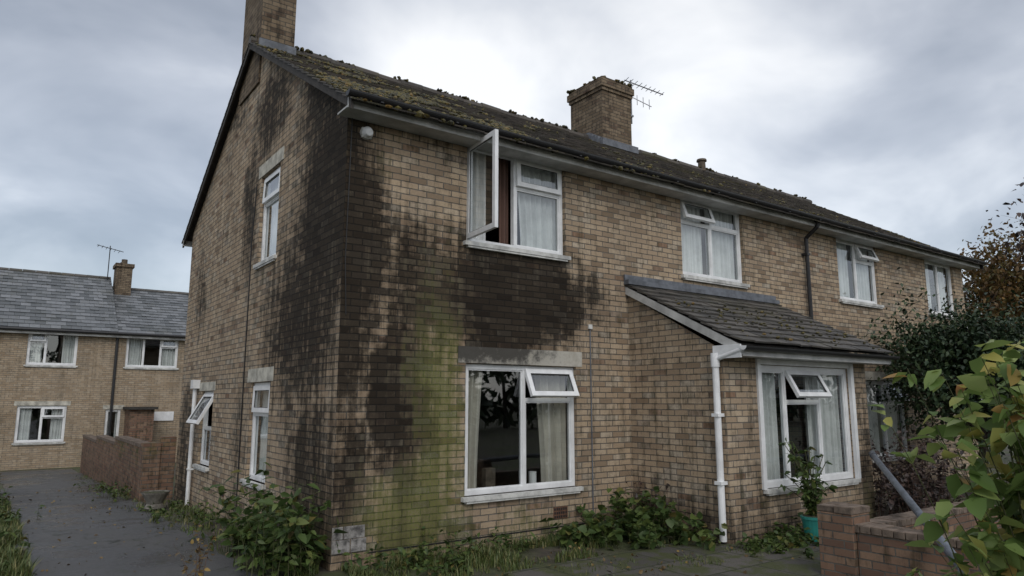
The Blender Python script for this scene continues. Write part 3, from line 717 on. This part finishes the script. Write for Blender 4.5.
while yy<-3.37: mb.box(3.835,4.09,yy+.004,yy+.1,.462,.53+random.uniform(-.006,.006),M['coping']); yy+=.104
mb.box(3.80,4.13,-3.355,-3.0,-.05,.62,g); mb.box(3.79,4.0,-3.36,-3.18,.622,.69,M['coping']); mb.box(3.95,4.12,-3.17,-3.0,.622,.685,M['coping']); mb.box(3.80,3.94,-3.17,-3.0,.622,.68,M['coping']); mb.box(4.005,4.14,-3.36,-3.175,.622,.68,M['coping'])
mb.box(4.132,7.4,-3.29,-3.07,-.05,.40,g); xx=4.135
while xx<7.35: mb.box(xx+.004,xx+.1,-3.30,-3.06,.402,.47+random.uniform(-.006,.006),M['coping']); xx+=.104
mb.obj('low_brick_wall',bevel=.006)
mb=MB()
A=V((3.0,-4.62,.47)); Bp=V((7.45,-1.70,.93)); mb.cyl(A,Bp,.038,M['greypipe'],n=16); mb.cyl(Bp-(Bp-A).normalized()*.2,Bp,.048,M['greypipe'],n=16); mb.obj('loose_drainpipe',smooth=False)
mb=MB()
for k in range(26):
    y=8.5+k*.14; mb.box(-2.95,-2.93,y,y+.115,gz(y)+.05,gz(y)+1.15+random.uniform(-.02,.02),M['timber'])
for y in(8.4,10.2,12.1): mb.box(-3.05,-2.955,y,y+.1,gz(y)-.3,gz(y)+1.25,M['timber'])
for z in(.3,.95): mb.box(-2.99,-2.952,8.5,12.1,gz(10)+z,gz(10)+z+.08,M['timber'])
mb.obj('wooden_fence')
mb=MB(); prof=[(.10,0),(.16,.05),(.12,.12),(.17,.22),(.21,.28),(.22,.31)]; cx,cy=-.60,6.15; zb=gz(cy)
for (r0,h0),(r1,h1) in zip(prof[:-1],prof[1:]): mb.cyl((cx,cy,zb+h0),(cx,cy,zb+h1),r0,M['stone'],r1,n=18,caps=(h0==0))
mb.cyl((cx,cy,zb+.28),(cx,cy,zb+.29),.20,M['ground'],n=18); mb.obj('stone_planter',smooth=False)
pp=empty('potted_plant'); mb=MB(); mb.cyl((5.28,-2.05,.03),(5.28,-2.05,.28),.10,M['teal'],.14,n=20); mb.cyl((5.28,-2.05,.28),(5.28,-2.05,.31),.15,M['teal'],.15,n=20); mb.cyl((5.28,-2.05,.312),(5.28,-2.05,.315),.125,M['ground'],n=20); 
LP=[];LD=[]
for k in range(26):
    a=random.uniform(0,6.28); l=random.uniform(.15,.42); H=random.uniform(.25,.9); prev=V((5.28,-2.05,.3))
    for j in range(1,6):
        f=j/5; p=V((5.28+math.cos(a)*l*f*f,-2.05+math.sin(a)*l*f*f,.3+H*f)); mb.cyl(prev,p,.005,M['stem'],n=4,caps=False); prev=p
        for q in range(4): LP.append(tuple(p)); b2=random.uniform(0,6.28); LD.append((math.cos(b2),math.sin(b2),.1))
mb.obj('pot_and_stems',pp); leaves('leaves',LP,.085,M['leaf_weed'],pp,dirs=LD,asp=.5)

# ------------------------------------------------------------------ VEGETATION
plant('weeds',[(-.35,.45,1.1),(-.3,.9,1.2),(-.42,1.3,.9),(-.3,.1,.9),(-.5,.2,.8)],105,.80,.12,M['leaf_weed'],nleaf=11,spread=.15,seed=3,asp=.5)
plant('weeds',[(3.2,-.45,.9),(3.6,-.5,1.2),(4.0,-.5,1.35),(2.9,-.4,.6),(3.8,-.9,1.0),(4.0,-1.3,.8),(3.3,-.9,.7)],150,.42,.10,M['leaf_weed'],nleaf=8,spread=.18,seed=4,asp=.85)
plant('weeds',[(4.6,-2.0,.9),(5.0,-1.9,1),(4.3,-2.0,.7),(5.7,-1.9,1),(4.9,-2.3,.6)],90,.22,.07,M['leaf_weed'],nleaf=8,spread=.18,seed=5,asp=.7)
plant('weeds',[(.3,-.35,1.2),(.8,-.35,1.1),(1.3,-.35,1.4),(1.9,-.3,.8),(.9,-.7,.8)],85,.24,.07,M['leaf_weed'],nleaf=8,spread=.18,seed=6,asp=.5)
plant('weeds',[(-.3,2.4,1),(-.3,3.6,1.4),(-.55,4.6,.8),(-.45,6.2,.6),(-.7,8.6,1.2),(-.8,9.6,1),(-.8,11,1)],90,.25,.07,M['leaf_weed'],nleaf=8,spread=.18,seed=8,asp=.5)
plant('weeds',[(-2.9,3,1),(-2.8,5,1.2),(-2.9,6.5,1),(-3.1,1.5,1),(-2.8,8,1)],110,.35,.08,M['leaf_weed'],nleaf=9,spread=.22,seed=18,asp=.5)
plant('tall_weed_stalk',[(-.22,.25,1)],5,1.25,.05,M['leaf_weed'],nleaf=12,spread=.04,seed=12,asp=.4)
plant('dock_weed',[(-1.15,.2,1)],6,.5,.05,M['litter'],nleaf=16,spread=.05,seed=13,asp=.5,stem='twig')
plant('dry_climber',[(4.2,-.25,1),(4.2,-.5,.8)],34,.9,.05,M['leaf_purple'],nleaf=8,spread=.1,seed=9,stem='twig')
plant('purple_shrub',[(7.9,-1.9,1),(8.3,-1.6,1.1),(7.7,-2.3,.8),(8.6,-1.9,1)],150,1.15,.07,M['leaf_purple'],nleaf=18,spread=.22,seed=10,stem='twig')
grass('grass',[(-.75,-.05,-.3,8),(-.6,.3,-.8,0)],5500,.10,M['grass'],5,thr=.1)
grass('grass',[(.1,4.2,-.6,-.1),(.2,3,-1.1,-.3)],6500,.11,M['grass'],15,thr=.08)
grass('grass',[(1.0,4.0,-1.4,-.6),(3,6,-2.2,-1.7),(1.2,3.8,-2.0,-.8),(-1.0,-.4,2,18)],6000,.055,M['grass'],6,.005,thr=.12)
grass('grass',[(-6,-3,-2,22),(-3,-2.5,-1,10),(-2.9,-2.45,1,6)],9000,.15,M['grass'],7,.008)
lp=[(random.uniform(-2.6,6),random.uniform(-3,-.2),.04) for _ in range(320)]+[(random.uniform(-2.6,-.4),(yq:=random.uniform(-.5,12)),gz(yq)+.015) for _ in range(220)]
leaves('leaf_litter',lp,.045,M['litter'],asp=.7,droop=0,dirs=[(random.uniform(-1,1),random.uniform(-1,1),0) for _ in lp])

tree('evergreen_tree',(11.6,-1.6,0),(11.5,-1.5,2.3),(1.6,1.25,.95),64,26000,.08,M['leaf_dark'],trunk=.10,clump=.36,seed=2)
tree('autumn_tree',(20.3,.4,0),(20.6,.6,4.1),(2.5,2.2,2.0),60,16000,.13,M['leaf_aut'],trunk=.16,clump=.5,seed=5)
tree('autumn_tree',(9.6,-3.9,0),(9.72,-3.75,4.2),(.75,.6,.35),16,900,.09,M['leaf_purple'],trunk=.045,clump=.2,seed=8)
sh=empty('laurel_shrub'); mb=MB(); LP=[];LD=[]; R=random.Random(4)
for k in range(190):
    bx,by=1.22+R.gauss(0,.16),-5.84+R.gauss(0,.15); H=R.uniform(.7,1.95); a=R.uniform(0,6.28); l=R.uniform(.05,.45)
    prev=V((bx,by,0))
    for j in range(1,8):
        f=j/7; p=V((bx+math.cos(a)*l*f*f,by+math.sin(a)*l*f*f,H*f)); mb.cyl(prev,p,.006*(1.3-f),M['stem'],n=5,caps=False); prev=p
        if f>.35:
            for q in range(4): 
                b2=R.uniform(0,6.28); LP.append(tuple(p+V((0,0,R.uniform(-.05,.05))))); LD.append((math.cos(b2),math.sin(b2),.05))
mb.obj('stems',sh); leaves('leaves',LP,.105,M['leaf_big'],sh,dirs=LD,asp=.66,droop=.35)
root=empty('hedgerow'); mb=MB(); LP=[]
for k in range(34):
    x=-45+k*3+random.uniform(-1,1); y=-27+random.uniform(-2,2); h=random.uniform(3,7); mb.cyl((x,y,0),(x,y,h*.7),.2,M['bark'],.08,n=6)
    for q in range(240):
        d_=rng.normal(size=3); d_/=np.linalg.norm(d_); rr_=random.uniform(.5,1)**.5; LP.append((x+d_[0]*2.3*rr_,y+d_[1]*1.8*rr_,h*.55+d_[2]*h*.5*rr_))
mb.obj('trunks',root); leaves('leaves',LP,.7,M['leaf_dark'],root)

# ------------------------------------------------------------------ WORLD / FILL SUN
w=bpy.data.worlds.new('World'); scene.world=w; w.use_nodes=True; t=NT(w.node_tree); bg=t.n['Background']; out=t.n['World Output']
sky=t.new('ShaderNodeTexSky',sky_type='NISHITA'); sky.sun_disc=False; sky.sun_elevation=math.radians(42); sky.sun_rotation=math.radians(205)
t.l.new(sky.outputs[0],bg.inputs[0]); bg.inputs[1].default_value=.05
G=t.new('ShaderNodeTexCoord').outputs['Generated']
dv=t.vmath('NORMALIZE',G); sp=t.new('ShaderNodeSeparateXYZ',{'Vector':dv})
z=t.math('ADD',t.math('MAXIMUM',sp.outputs[2],0.0),.34)
pv=t.vec(t.math('DIVIDE',sp.outputs[0],z),t.math('DIVIDE',sp.outputs[1],z),0.0)
n1=t.noise(pv,2.3,5,.5,.3).outputs['Fac']; n2=t.noise(t.vmath('ADD',pv,(3.7,1.3,0)),1.1,2,.5).outputs['Fac']
cl=t.math('ADD',t.math('MULTIPLY',n1,.55),t.math('MULTIPLY',n2,.45))
cl=t.math('ADD',t.math('MULTIPLY',t.math('SUBTRACT',cl,.5),1.8),.47)
dd=t.vmath('DOT_PRODUCT',dv,V((.59,.69,.42)).normalized()[:])
glow=t.math('MULTIPLY',t.rng(dd,.88,.998),.27)
back=t.math('MULTIPLY',t.rng(sp.outputs[1],.2,-.6),.18)
zen=t.math('MULTIPLY',t.rng(sp.outputs[2],.6,1.0),.16)
low=t.math('MULTIPLY',t.rng(sp.outputs[2],.25,.0),.05)
cl=t.math('ADD',t.math('ADD',t.math('ADD',cl,glow),t.math('ADD',back,zen)),low)
cc=t.ramp(cl,[(.20,(.22,.23,.245)),(.38,(.31,.322,.342)),(.54,(.46,.47,.49)),(.68,(.67,.675,.68)),(.86,(.95,.935,.90))])
bg2=t.new('ShaderNodeBackground',{0:cc,1:.97})
ad=t.new('ShaderNodeAddShader',{0:bg.outputs[0],1:bg2.outputs[0]}); t.l.new(ad.outputs[0],out.inputs[0])
sn=bpy.data.lights.new('fill_sun','SUN'); sn.energy=1.1; sn.angle=math.radians(28); sn.color=(1,.96,.90)  # soft fill added from behind the camera to brighten the front wall
so=bpy.data.objects.new('fill_sun',sn); scene.collection.objects.link(so)
dr=V((-.30,-.68,.67)).normalized(); so.rotation_euler=dr.to_track_quat('Z','Y').to_euler()

# ------------------------------------------------------------------ CAMERA
cam=bpy.data.cameras.new('camera'); co=bpy.data.objects.new('camera',cam); scene.collection.objects.link(co)
co.location=(-2.85,-7.05,1.70); co.rotation_euler=(math.radians(90+9.09),0,math.radians(-35.9)); cam.lens=700/1024*36; cam.sensor_width=36; cam.clip_end=2000; cam.clip_start=.05
scene.camera=co
scene.view_settings.view_transform='Standard'; scene.view_settings.look='None'; scene.view_settings.exposure=0
